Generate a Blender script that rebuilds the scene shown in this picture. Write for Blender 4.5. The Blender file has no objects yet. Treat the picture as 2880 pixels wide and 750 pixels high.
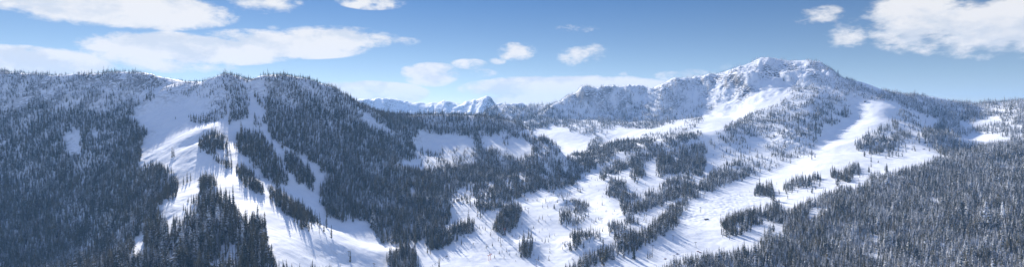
import bpy, math, random, time
import numpy as np
from mathutils import Vector
from mathutils.geometry import delaunay_2d_cdt
T0 = time.time()
random.seed(7); rng = np.random.default_rng(7)
R = math.radians
F = 1500.0; CX = 1440.0; HY = 330.0        # focal length and horizon of the photograph, in its pixels
S = 2880/2576
col = bpy.context.scene.collection
scene = bpy.context.scene

def tag(o, label=None, cat=None, group=None, kind=None):
    if label: o['label'] = label
    if cat: o['category'] = cat
    if group: o['group'] = group
    if kind: o['kind'] = kind
    return o

# ------------------------------------------------------------------ noise
def _h(ix, iy, seed):
    n = (ix.astype(np.int64)*374761393 + iy.astype(np.int64)*668265263 + seed*974634777) & 0xffffffff
    n = ((n ^ (n >> 13))*1274126177) & 0xffffffff
    n = (n ^ (n >> 16)) & 0xffff
    return n/65535.0*2*np.pi
def gnoise(x, y, seed=0):
    x0 = np.floor(x); y0 = np.floor(y); fx = x-x0; fy = y-y0
    u = fx*fx*fx*(fx*(fx*6-15)+10); v = fy*fy*fy*(fy*(fy*6-15)+10)
    def g(i, j):
        a = _h(x0+i, y0+j, seed); return np.cos(a)*(fx-i)+np.sin(a)*(fy-j)
    return 1.4*((g(0,0)*(1-u)+g(1,0)*u)*(1-v)+(g(0,1)*(1-u)+g(1,1)*u)*v)
def fbm(x, y, sc, oc=4, seed=0, gain=.5):
    s = 0; a = 1
    for k in range(oc):
        s = s + a*gnoise(x/sc*2**k, y/sc*2**k, seed+k*17); a *= gain
    return s
def ridged(x, y, sc, oc=4, seed=0, gain=.5):
    s = 0; a = 1
    for k in range(oc):
        s = s + a*(1-2*np.abs(gnoise(x/sc*2**k, y/sc*2**k, seed+k*13))); a *= gain
    return s
def sstep(a, b, x):
    t = np.clip((x-a)/(b-a), 0, 1); return t*t*(3-2*t)

# ------------------------------------------------------------------ terrain: a triangulated survey of ridges and valleys
P = []; E = []
def pt(px, py, Y): P.append(((px-CX)/F*Y, Y, (HY-py)/F*Y)); return len(P)-1
def wp(X, Y, Z): P.append((X, Y, Z)); return len(P)-1
def line(*pts, back=None):
    ids = [pt(*p) for p in pts]
    for a, b in zip(ids, ids[1:]): E.append((a, b))
    if back:
        for p in pts:
            X = (p[0]-CX)/F*p[2]; Z = (HY-p[1])/F*p[2]
            for dy, dz in back:
                k = 1+dy/p[2]; wp(X*k, p[2]+dy, Z+dz)
    return ids
# left massif skyline
line((-700,200,1650),(-200,200,1640),(0,202,1620),(112,212,1610),(168,215,1610),(260,211,1600),(369,206,1600),(425,214,1600),(548,233,1580),
     (600,226,1560),(643,214,1540),(690,222,1510),(720,224,1505),(745,214,1510),(850,222,1540),(950,254,1600),(1006,293,1700),(1051,318,1800),
     back=[(35,-26),(220,-130),(600,-190)])
line((1118,325,1900),(1185,323,1970),(1286,323,2000),(1364,327,2000),(1453,346,1950),(1520,385,1850),(1565,432,1700),back=[(180,-60)])
E.append((len(P)-1-14, len(P)-14)) if False else None
# back right range skyline
line((1420,300,3250),(1500,299,3230),(1565,296,3200),(1605,274,3150),(1643,254,3100),(1690,253,3080),(1744,247,3050),(1790,246,3030),(1834,247,3000),(1870,236,2970),
     (1900,227,2950),(1945,224,2930),(2000,212,2890),(2046,200,2850),(2100,182,2810),(2147,162,2780),(2219,170,2720),(2281,172,2650),(2326,192,2560),
     (2365,218,2480),(2404,241,2400),(2460,264,2320),(2493,258,2400),(2560,268,2480),(2650,296,2500),(2739,292,2400),(2880,280,2250),(3200,262,2150),(3600,262,2100),
     back=[(280,-130),(800,-260)])
# far peaks
line((700,290,5400),(950,290,5300),(1029,284,5200),(1073,281,5200),(1120,286,5250),(1160,289,5300),(1207,293,5300),(1252,289,5300),(1290,292,5350),(1325,287,5350),
     (1350,289,5350),(1372,276,5300),(1403,295,5300),(1440,300,5300),(1800,300,5400),back=[(600,-120),(1500,-300)])
for a in [(700,345,4930),(950,345,4900),(1073,335,4900),(1150,340,4900),(1250,335,4950),(1330,335,4950),(1372,333,4950),(1450,338,4950),(1800,340,4850)]: pt(*a)
pts = '''-700 750 980;-700 600 1180;-700 450 1370;-700 330 1500
0 770 930;0 690 1035;0 600 1150;0 520 1260;0 450 1350;0 330 1480
120 690 1020;130 520 1240;130 330 1470;130 260 1545
250 770 880;250 690 985;250 600 1100;250 520 1200;250 450 1280;250 330 1450;200 385 1380
370 700 850;370 620 960;370 560 1050;370 500 1130;380 450 1210;390 400 1300;390 330 1420;390 270 1520
450 640 850;440 580 940;470 545 1000;430 500 1070;480 470 1100;540 470 1080;480 430 1180;530 420 1200;450 405 1260
450 380 1310;500 330 1385;440 270 1490;520 280 1480;560 310 1415;560 345 1335
600 770 680;600 690 760;560 620 830;600 550 920;540 520 1000;600 500 1020
570 372 1240;610 378 1225;560 400 1180;620 405 1180;590 430 1120;650 430 1140;600 465 1075
660 330 1320;640 290 1400;640 250 1470;700 270 1430;720 300 1375;740 340 1310;700 390 1240;770 400 1225
680 500 1010;700 560 920;760 560 945;820 610 900;880 650 865;700 470 1090;740 500 1080;760 460 1130;810 470 1130;820 520 1085;870 580 1030
700 620 830;760 680 760;750 770 670;800 640 850;860 700 800;900 770 740;930 690 850;1000 740 850
850 400 1290;850 300 1430;850 480 1180;950 330 1480;1000 400 1400;930 470 1230;900 560 1090;950 610 1040;940 640 1000;1000 665 975;1060 690 970
1100 430 1490;1060 370 1580;1130 370 1720;1200 520 1350;1000 560 1150;1100 560 1180;1100 650 1045;1180 690 990;1210 640 1080;1260 570 1230
1120 400 1600;1200 440 1600;1150 460 1500
1200 350 1910;1290 360 1900;1250 400 1800;1180 415 1720;1300 430 1720;1250 445 1660;1360 400 1800;1400 430 1720;1340 360 1910;1430 390 1830;1460 450 1680
1330 500 1470;1270 500 1450;1300 560 1290;1250 610 1170;1200 690 1000;1250 770 880;1100 770 850;1100 710 920
1500 330 2980;1470 370 2700;1540 370 2650;1580 400 2450;1520 400 2500;1590 440 2150;1500 420 2250;1600 340 2850
1610 455 1750;1650 425 2150;1700 440 1880;1780 420 1950;1850 400 2010;1950 380 2080;2040 362 2150
1650 330 2940;1750 330 2870;1700 400 2380;1780 370 2450;1850 340 2690;1850 380 2230;1950 325 2690;1930 290 2790;1990 340 2350
2000 270 2765;2080 290 2560;2100 230 2660;2050 325 2500;2150 240 2600;2130 290 2440;2180 200 2660
2230 200 2620;2250 240 2500;2200 290 2350;2100 350 2230;2280 290 2290;2200 340 2180;2270 340 2150;2300 370 2080;2220 390 2030;2150 400 2050
2330 240 2440;2380 270 2330;2330 300 2270;2420 290 2270;2400 320 2220;2360 360 2120;2330 395 2020;2280 430 1900
2490 288 2230;2515 300 2180;2470 330 2120;2440 360 2020;2400 400 1880;2480 310 2160
2500 345 2050;2560 340 2090;2480 390 1890;2450 425 1780;2560 400 1840;2600 370 1960;2640 378 1880;2520 420 1780;2400 440 1730
2650 440 1640;2500 480 1530;2580 480 1510;2330 460 1680;2300 500 1560;2200 480 1730;2120 500 1680;2400 530 1410
2700 340 2250;2600 310 2350;2700 385 2050;2780 330 2250;2780 400 1850;2700 430 1780;2880 340 2080;2880 420 1600;2880 500 1350;2750 500 1420;2700 600 1130;2880 600 1080;2600 550 1280
2500 600 1180;2700 690 960;2880 690 930;2880 770 830;2700 770 850;2500 690 1000;2500 770 880;2300 690 1040;2300 770 900;2350 590 1230
3200 400 1600;3200 500 1320;3200 600 1060;3200 770 820;3600 500 1300;3600 770 800
2200 600 1260;2200 550 1420;2100 690 1030;2100 770 920;2080 640 1130;2050 590 1290;2050 545 1480;2130 530 1540;1980 560 1400
1400 480 1600;1500 490 1570;1500 560 1350;1500 640 1150;1500 700 1030;1500 770 920;1380 640 1120;1380 700 1010;1380 770 900;1400 560 1310
1600 480 1680;1600 510 1550;1560 600 1230;1600 640 1160;1590 570 1400;1640 580 1370;1560 560 1370;1680 540 1440;1720 600 1250
1700 480 1700;1800 500 1600;1800 460 1800;1900 480 1720;1900 440 1880;2000 440 1900;2000 480 1760;2080 430 1950;1800 560 1400;1850 600 1270;1700 560 1370
1650 645 1150;1600 690 1050;1700 680 1050;1650 730 980;1700 640 1140;1750 640 1120;1800 690 1040;1700 770 920;1900 640 1130;1900 690 1040;1900 770 920;2000 690 1040;2000 640 1140'''
for g in pts.replace('\n', ';').split(';'):
    if g.strip(): pt(*map(float, g.split()))
for u in (-1.6,-1.1,-.7,-.4,-.1,.2,.5,.8,1.1,1.6):
    wp(u*500, 500, -262+10*abs(u)); wp(u*300-0, 200, -275)
for X in (-9000,-4500,0,4500,9000):
    wp(X, -900, -240); wp(X, 9500, -120)
for X, Y, Z in [(-9000,1500,60),(-9000,4000,-80),(9000,1500,60),(9000,4000,-80),(-3500,2600,-80),(-3600,700,-120),(3600,700,-120),(4400,3400,-60),(-2500,4000,-90),
                (-500,3000,-110),(0,3300,-100),(-1200,3000,-110),(-300,2500,-110)]: wp(X, Y, Z)
PA = np.array(P)
G = 10.0; GX0, GX1, GY0, GY1 = -4600, 4600, -300, 6600
gx = np.arange(GX0, GX1+1, G); gy = np.arange(GY0, GY1+1, G)
co, ed, tr, ov, oe, of = delaunay_2d_cdt([Vector((p[0], p[1])) for p in P], E, [], 0, 1e-3)
src = [o[0] if o else None for o in ov]
def raster(Zc):
    H = np.full((len(gy), len(gx)), -150.0)
    zz = []
    for i, v in enumerate(co):
        if src[i] is not None: zz.append(Zc[src[i]])
        else: zz.append(Zc[np.argmin((PA[:,0]-v[0])**2+(PA[:,1]-v[1])**2)])
    for t in tr:
        (x1,y1),(x2,y2),(x3,y3) = [co[i] for i in t]
        a, b, c = [zz[i] for i in t]
        i0 = max(0, int((min(x1,x2,x3)-GX0)/G)); i1 = min(len(gx)-1, int((max(x1,x2,x3)-GX0)/G)+1)
        j0 = max(0, int((min(y1,y2,y3)-GY0)/G)); j1 = min(len(gy)-1, int((max(y1,y2,y3)-GY0)/G)+1)
        if i1 < i0 or j1 < j0: continue
        D = (y2-y3)*(x1-x3)+(x3-x2)*(y1-y3)
        if abs(D) < 1e-6: continue
        XX, YY = np.meshgrid(gx[i0:i1+1], gy[j0:j1+1])
        w1 = ((y2-y3)*(XX-x3)+(x3-x2)*(YY-y3))/D; w2 = ((y3-y1)*(XX-x3)+(x1-x3)*(YY-y3))/D; w3 = 1-w1-w2
        m = (w1 >= -1e-6)&(w2 >= -1e-6)&(w3 >= -1e-6)
        H[j0:j1+1, i0:i1+1][m] = (w1*a+w2*b+w3*c)[m]
    return H
def blur(H, s):
    r = int(3*s); k = np.exp(-.5*(np.arange(-r, r+1)/s)**2); k /= k.sum()
    for ax in (0, 1):
        Pd = np.pad(H, [(r, r) if a == ax else (0, 0) for a in (0, 1)], mode='edge'); o = 0
        for i, w in enumerate(k): o = o + w*(Pd[i:i+H.shape[0], :] if ax == 0 else Pd[:, i:i+H.shape[1]])
        H = o
    return H
def bil(H, X, Y):
    fx = np.clip((X-GX0)/G, 0, len(gx)-1.001); fy = np.clip((Y-GY0)/G, 0, len(gy)-1.001)
    i = fx.astype(int); j = fy.astype(int); fx = fx-i; fy = fy-j
    return (H[j,i]*(1-fx)+H[j,i+1]*fx)*(1-fy)+(H[j+1,i]*(1-fx)+H[j+1,i+1]*fx)*fy
Zt = PA[:,2].copy(); Zc = Zt.copy()
for it in range(4):
    H = blur(raster(Zc), 1.8)
    if it < 3: Zc = Zc + .8*np.clip(Zt-bil(H, PA[:,0], PA[:,1]), -40, 40)
gyy, gxx = np.gradient(H, G); SL = blur(np.hypot(gxx, gyy), 2)

def inpoly(x, y, poly):
    c = np.zeros(np.shape(x), bool); n = len(poly)
    for i in range(n):
        x1, y1 = poly[i]; x2, y2 = poly[i-1]
        with np.errstate(divide='ignore', invalid='ignore'):
            c ^= ((y1 > y) != (y2 > y)) & (x < (x2-x1)*(y-y1)/(y2-y1+1e-12)+x1)
    return c
def poly(s): 
    v = list(map(float, s.replace(',', ' ').split())); return [(v[i]*S, v[i+1]*S) for i in range(0, len(v), 2)]
def blob(X, Y, px, py, Yc, r):      # soft round weight about a surveyed place
    x0 = (px-CX)/F*Yc; return np.exp(-(((X-x0)**2+(Y-Yc)**2)/(r*r)))
def height(X, Y, parts=False):
    z = bil(H, X, Y); sl = bil(SL, X, Y)
    steep = sstep(.42, .85, sl); high = sstep(20, 160, z)
    far = sstep(4500, 4900, Y)
    crag = steep*(.35+.65*high)
    z = z + 7*fbm(X, Y, 220, 3, 3)*sstep(500, 1200, Y)*.6
    z = z + crag*(8.5*ridged(X+16*fbm(X, Y, 40, 3, 9), Y*.38, 58, 5, 21, .58)+5*ridged(X, Y*.6, 130, 2, 23)-7)
    back = sstep(2350, 2600, Y)*sstep(3600, 3300, Y)*sstep(.28, .5, sl)*(z < 215); z = z + back*(17*ridged(X+.35*Y+25*fbm(X, Y, 90, 2, 61), Y*.22, 150, 3, 62, .55)-9) + high*2.0*ridged(X, Y, 40, 3, 5)
    z = z + far*(19*ridged(X+30*fbm(X, Y, 120, 3, 8), Y*.4, 130, 6, 40, .62)-12)
    # broken ground on the hummocks in the valley
    for b in ((1600,585,1330,42,12),(1645,690,1050,40,11),(1490,690,1050,24,8),(1760,610,1230,40,7),(2230,395,2020,80,10),(1300,520,1400,40,3),(1560,560,1400,30,6),(1420,620,1190,40,4)):
        w = blob(X, Y, *b[:4]); z = z + w*b[4]*(.9+.35*ridged(X+8*fbm(X, Y, 20, 2, 4), Y*.7, 30, 4, 77, .55))
    z = z + .9*fbm(X, Y, 34, 3, 11) + .30*ridged(X+4*fbm(X, Y, 15, 2, 6), Y*.8, 12, 3, 12)*sstep(-.5, .4, fbm(X, Y, 90, 2, 13))
    # moguls
    for b in ((2020,585,1310,110),(2080,555,1430,90),(1900,610,1230,60)):
        z = z + blob(X, Y, *b)*1.4*gnoise(X/7, Y/10, 55)
    # a cut track edge and small kickers
    return (z, crag, far) if parts else z

us = np.linspace(-1.45, 1.45, 1350)
ys = np.concatenate([np.linspace(60, 480, 30), np.geomspace(490, 3500, 860), np.linspace(3530, 6500, 130), np.linspace(6600, 9400, 12)])
U, YY = np.meshgrid(us, ys); XX = U*YY
Z, CR, FAR = height(XX, YY, True)
# visibility from the view point: running highest line of sight
PY = HY-F*Z/YY
runmin = np.minimum.accumulate(PY, axis=0)
def hidden(X, Y, py):
    i = np.clip(np.round((X/Y-us[0])/(us[1]-us[0])).astype(int), 0, len(us)-1); j = np.clip(np.searchsorted(ys, Y)-2, 0, len(ys)-1)
    return py > runmin[j, i]+1.5
def grid_mesh(name, X, Y, Z):
    n, m = X.shape
    v = np.stack([X, Y, Z], -1).reshape(-1, 3).astype(np.float32)
    idx = np.arange(n*m).reshape(n, m)
    f = np.stack([idx[:-1,:-1], idx[:-1,1:], idx[1:,1:], idx[1:,:-1]], -1).reshape(-1, 4)
    me = bpy.data.meshes.new(name)
    me.vertices.add(len(v)); me.vertices.foreach_set('co', v.ravel())
    me.loops.add(f.size); me.loops.foreach_set('vertex_index', f.ravel().astype(np.int32))
    me.polygons.add(len(f)); me.polygons.foreach_set('loop_start', np.arange(0, f.size, 4, dtype=np.int32))
    me.polygons.foreach_set('use_smooth', np.ones(len(f), bool))
    me.update(calc_edges=True)
    return me

# ------------------------------------------------------------------ materials
def nt(mat):
    mat.use_nodes = True; t = mat.node_tree
    return t, t.nodes, t.links, t.nodes['Principled BSDF']
def simple(name, c, rough=.7, metal=0, var=.25, scale=8):
    m = bpy.data.materials.new(name); t, N, L, b = nt(m)
    n = N.new('ShaderNodeTexNoise'); n.inputs['Scale'].default_value = scale
    tc = N.new('ShaderNodeTexCoord'); L.new(tc.outputs['Object'], n.inputs['Vector'])
    mx = N.new('ShaderNodeMixRGB'); L.new(n.outputs['Fac'], mx.inputs[0])
    mx.inputs[1].default_value = (*[k*(1-var) for k in c], 1); mx.inputs[2].default_value = (*[min(1, k*(1+var)) for k in c], 1)
    L.new(mx.outputs[0], b.inputs['Base Color']); b.inputs['Roughness'].default_value = rough; b.inputs['Metallic'].default_value = metal
    return m
def snow_mat():
    m = bpy.data.materials.new('snow_ground'); t, N, L, b = nt(m)
    tc = N.new('ShaderNodeTexCoord')
    n1 = N.new('ShaderNodeTexNoise'); n1.inputs['Scale'].default_value = .035; n1.inputs['Detail'].default_value = 9; n1.inputs['Roughness'].default_value = .65
    L.new(tc.outputs['Object'], n1.inputs['Vector'])
    cr = N.new('ShaderNodeValToRGB'); cr.color_ramp.elements[0].position = .3; cr.color_ramp.elements[0].color = (.75,.79,.85,1)
    cr.color_ramp.elements[1].position = .7; cr.color_ramp.elements[1].color = (.85,.87,.90,1); L.new(n1.outputs['Fac'], cr.inputs[0])
    at = N.new('ShaderNodeAttribute'); at.attribute_name = 'rock'
    geo = N.new('ShaderNodeNewGeometry')
    n2 = N.new('ShaderNodeTexNoise'); n2.inputs['Scale'].default_value = .085; n2.inputs['Detail'].default_value = 7
    mp = N.new('ShaderNodeMapping'); mp.inputs['Scale'].default_value = (1, 1, 1.8); L.new(tc.outputs['Object'], mp.inputs[0]); L.new(mp.outputs[0], n2.inputs['Vector'])
    sep = N.new('ShaderNodeSeparateXYZ'); L.new(geo.outputs['Normal'], sep.inputs[0])
    a = N.new('ShaderNodeMath'); a.operation = 'MULTIPLY_ADD'; L.new(n2.outputs['Fac'], a.inputs[0]); a.inputs[1].default_value = 1.6; 
    s = N.new('ShaderNodeMath'); s.operation = 'SUBTRACT'; s.inputs[0].default_value = -.02; L.new(sep.outputs['Z'], s.inputs[1]); L.new(s.outputs[0], a.inputs[2])
    mr = N.new('ShaderNodeMapRange'); L.new(a.outputs[0], mr.inputs[0]); mr.inputs[1].default_value = .03; mr.inputs[2].default_value = .10
    mu = N.new('ShaderNodeMath'); mu.operation = 'MULTIPLY'; L.new(mr.outputs[0], mu.inputs[0]); L.new(at.outputs['Fac'], mu.inputs[1])
    rk = N.new('ShaderNodeMixRGB'); L.new(n2.outputs['Fac'], rk.inputs[0]); rk.inputs[1].default_value = (.05,.045,.045,1); rk.inputs[2].default_value = (.16,.15,.145,1)
    mx = N.new('ShaderNodeMixRGB'); L.new(mu.outputs[0], mx.inputs[0]); L.new(cr.outputs[0], mx.inputs[1]); L.new(rk.outputs[0], mx.inputs[2])
    L.new(mx.outputs[0], b.inputs['Base Color']); b.inputs['Roughness'].default_value = .75
    # groomer corduroy and ski tracks
    n3 = N.new('ShaderNodeTexNoise'); n3.inputs['Scale'].default_value = 1.0; n3.inputs['Detail'].default_value = 5
    mp3 = N.new('ShaderNodeMapping'); mp3.inputs['Rotation'].default_value = (0,0,R(35)); mp3.inputs['Scale'].default_value = (.05,.4,.05)
    L.new(tc.outputs['Object'], mp3.inputs[0]); L.new(mp3.outputs[0], n3.inputs['Vector'])
    bp = N.new('ShaderNodeBump'); bp.inputs['Strength'].default_value = .5; bp.inputs['Distance'].default_value = 1.0; L.new(n3.outputs['Fac'], bp.inputs['Height'])
    L.new(bp.outputs[0], b.inputs['Normal'])
    return m
def fir_mat(name, dark, light, kind):
    m = bpy.data.materials.new(name); t, N, L, b = nt(m)
    tc = N.new('ShaderNodeTexCoord'); oi = N.new('ShaderNodeObjectInfo'); geo = N.new('ShaderNodeNewGeometry')
    at = N.new('ShaderNodeAttribute'); at.attribute_type = 'INSTANCER'; at.attribute_name = 'snow'
    n = N.new('ShaderNodeTexNoise'); n.inputs['Scale'].default_value = 9 if kind == 'crown' else 3; n.inputs['Detail'].default_value = 3
    L.new(tc.outputs['Object'], n.inputs['Vector'])
    c = N.new('ShaderNodeMixRGB'); c.inputs[1].default_value = (*dark, 1); c.inputs[2].default_value = (*light, 1); L.new(oi.outputs['Random'], c.inputs[0])
    sep = N.new('ShaderNodeSeparateXYZ'); L.new(geo.outputs['Normal'], sep.inputs[0])
    # snow = clamp((nz*.6 + noise - thr + snow) * k)
    a = N.new('ShaderNodeMath'); a.operation = 'MULTIPLY_ADD'; L.new(sep.outputs['Z'], a.inputs[0]); a.inputs[1].default_value = .45; L.new(n.outputs['Fac'], a.inputs[2])
    d = N.new('ShaderNodeMath'); d.operation = 'ADD'; L.new(a.outputs[0], d.inputs[0]); L.new(at.outputs['Fac'], d.inputs[1])
    mr = N.new('ShaderNodeMapRange'); L.new(d.outputs[0], mr.inputs[0]); mr.inputs[1].default_value = .98; mr.inputs[2].default_value = 1.10
    mx = N.new('ShaderNodeMixRGB'); L.new(mr.outputs[0], mx.inputs[0]); L.new(c.outputs[0], mx.inputs[1]); mx.inputs[2].default_value = (.78,.81,.86,1)
    L.new(mx.outputs[0], b.inputs['Base Color']); b.inputs['Roughness'].default_value = .85
    b.inputs['Specular IOR Level'].default_value = .15
    return m
M_snow = snow_mat()
M_fir = fir_mat('fir_needles', (.026,.040,.030), (.15,.125,.06), 'crown')
M_bark = fir_mat('fir_bark', (.06,.045,.035), (.10,.08,.065), 'bark')
M_steel = simple('galvanised_steel', (.22,.22,.23), .45, .6)
M_dark = simple('dark_metal', (.05,.05,.055), .5, .3)
M_orange = simple('orange_padding', (.65,.13,.04), .7)
M_red = simple('red_paint', (.45,.08,.05), .6)
M_wood = simple('brown_timber', (.16,.10,.07), .8)
M_wood2 = simple('weathered_cladding', (.42,.35,.30), .8)
M_glass = simple('window_glass', (.03,.04,.05), .1)
M_white = simple('roof_snow', (.84,.86,.9), .8, 0, .05)
M_brownpad = simple('rusty_brown_tarpaulin', (.22,.10,.08), .8)
M_jacket = simple('dark_jacket_cloth', (.05,.06,.10), .8)
M_skin = simple('skin', (.5,.32,.24), .6)

# ------------------------------------------------------------------ ground
me = grid_mesh('mountain_terrain', XX, YY, Z)
at = me.attributes.new('rock', 'FLOAT', 'POINT')
rock = np.clip(CR*(.35+1.3*fbm(XX, YY, 90, 2, 31)), 0, 1)+FAR*1.0*sstep(-.4, .2, fbm(XX, YY, 120, 3, 3))
for bx in ((425,222,1580,60,.9),(450,232,1560,45,.9),(120,285,1510,28,.7),(165,280,1520,20,.7),(2105,190,2780,22,.6)):
    rock = np.maximum(rock, blob(XX, YY, *bx[:4])*bx[4])
at.data.foreach_set('value', rock.ravel().astype(np.float32))
me.materials.append(M_snow)
ter = bpy.data.objects.new('mountain_terrain', me); col.objects.link(ter); tag(ter, kind='structure')
gm = bpy.data.meshes.new('valley_ground')
gm.from_pydata([(-14000,-3000,-330),(14000,-3000,-330),(14000,9300,-330),(-14000,9300,-330)], [], [(0,1,2,3)])
gm.materials.append(M_snow); go = bpy.data.objects.new('valley_ground', gm); col.objects.link(go); tag(go, kind='structure')

# ------------------------------------------------------------------ fir trees (unit height)
def fir_geo(rs, tiers, nb, rad, droop, taper, fine=1):
    V = []; Fc = []
    for k in range(tiers):
        t = (k+.5)/tiers; z0 = .06+.92*t**.97
        r = rad*(1-t)**taper*(.8+.4*rs.random())+.008
        if k == 0: r *= .75
        for i in range(nb):
            if rs.random() < .09: continue
            a = 2*math.pi*(i+rs.random()*.7)/nb+k*.9
            rr = r*(.65+.6*rs.random()); w = (r*.55+.006)*(.8+.5*rs.random())
            dz = droop*rr*(.7+.6*rs.random()); zz = z0+(rs.random()-.5)*.5/tiers
            ca, sa = math.cos(a), math.sin(a); px, py = -sa, ca
            b = len(V); lift = .22*rr
            V += [(0, 0, zz+lift), (ca*rr*.55+px*w*.5, sa*rr*.55+py*w*.5, zz-dz*.45), (ca*rr*.55-px*w*.5, sa*rr*.55-py*w*.5, zz-dz*.45),
                  (ca*rr*.6, sa*rr*.6, zz-dz*.25+lift*.45), (ca*rr, sa*rr, zz-dz)]
            Fc += [(b, b+1, b+3), (b, b+3, b+2), (b+1, b+4, b+3), (b+3, b+4, b+2)]
    # leader
    b = len(V); V += [(.008,0,.9),(-.004,.007,.9),(-.004,-.007,.9),(0,0,1.0)]; Fc += [(b,b+1,b+3),(b+1,b+2,b+3),(b+2,b,b+3)]
    return V, Fc
def trunk_geo(n=6):
    V = []; Fc = []
    for z, r in ((-.06,.020),(.0,.018),(.45,.011),(.93,.003)):
        for i in range(n):
            a = 2*math.pi*i/n; V.append((r*math.cos(a), r*math.sin(a), z))
    for k in range(3):
        for i in range(n): Fc.append((k*n+i, k*n+(i+1)%n, (k+1)*n+(i+1)%n, (k+1)*n+i))
    return V, Fc
specs = [(15,7,.13,.55,.75),(14,6,.105,.7,.7),(16,7,.155,.5,.85),(13,6,.12,.8,.6),(15,6,.09,.6,.65),(12,7,.17,.6,.9)]
NV = len(specs); crown_me = []; 
tv, tf = trunk_geo()
trunk_me = bpy.data.meshes.new('trunk'); trunk_me.from_pydata(tv, [], tf); trunk_me.materials.append(M_bark)
proto_col = bpy.data.collections.new('fir_kinds')
for i, s in enumerate(specs):
    rs = random.Random(100+i); v, f = fir_geo(rs, *s)
    m = bpy.data.meshes.new('crown'); m.from_pydata(v, [], f); m.materials.append(M_fir); crown_me.append(m)
    rs = random.Random(200+i); s2 = (s[0]-3, s[1]-1, *s[2:])
    v, f = fir_geo(rs, *s2); o = len(v)
    m2 = bpy.data.meshes.new('fir_%d' % i); m2.from_pydata(v+tv, [], f+[tuple(o+k for k in q) for q in tf])
    m2.materials.append(M_fir); m2.materials.append(M_bark)
    for j, p in enumerate(m2.polygons): p.material_index = 0 if j < len(f) else 1
    proto_col.objects.link(bpy.data.objects.new('fir_%d' % i, m2))

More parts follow.
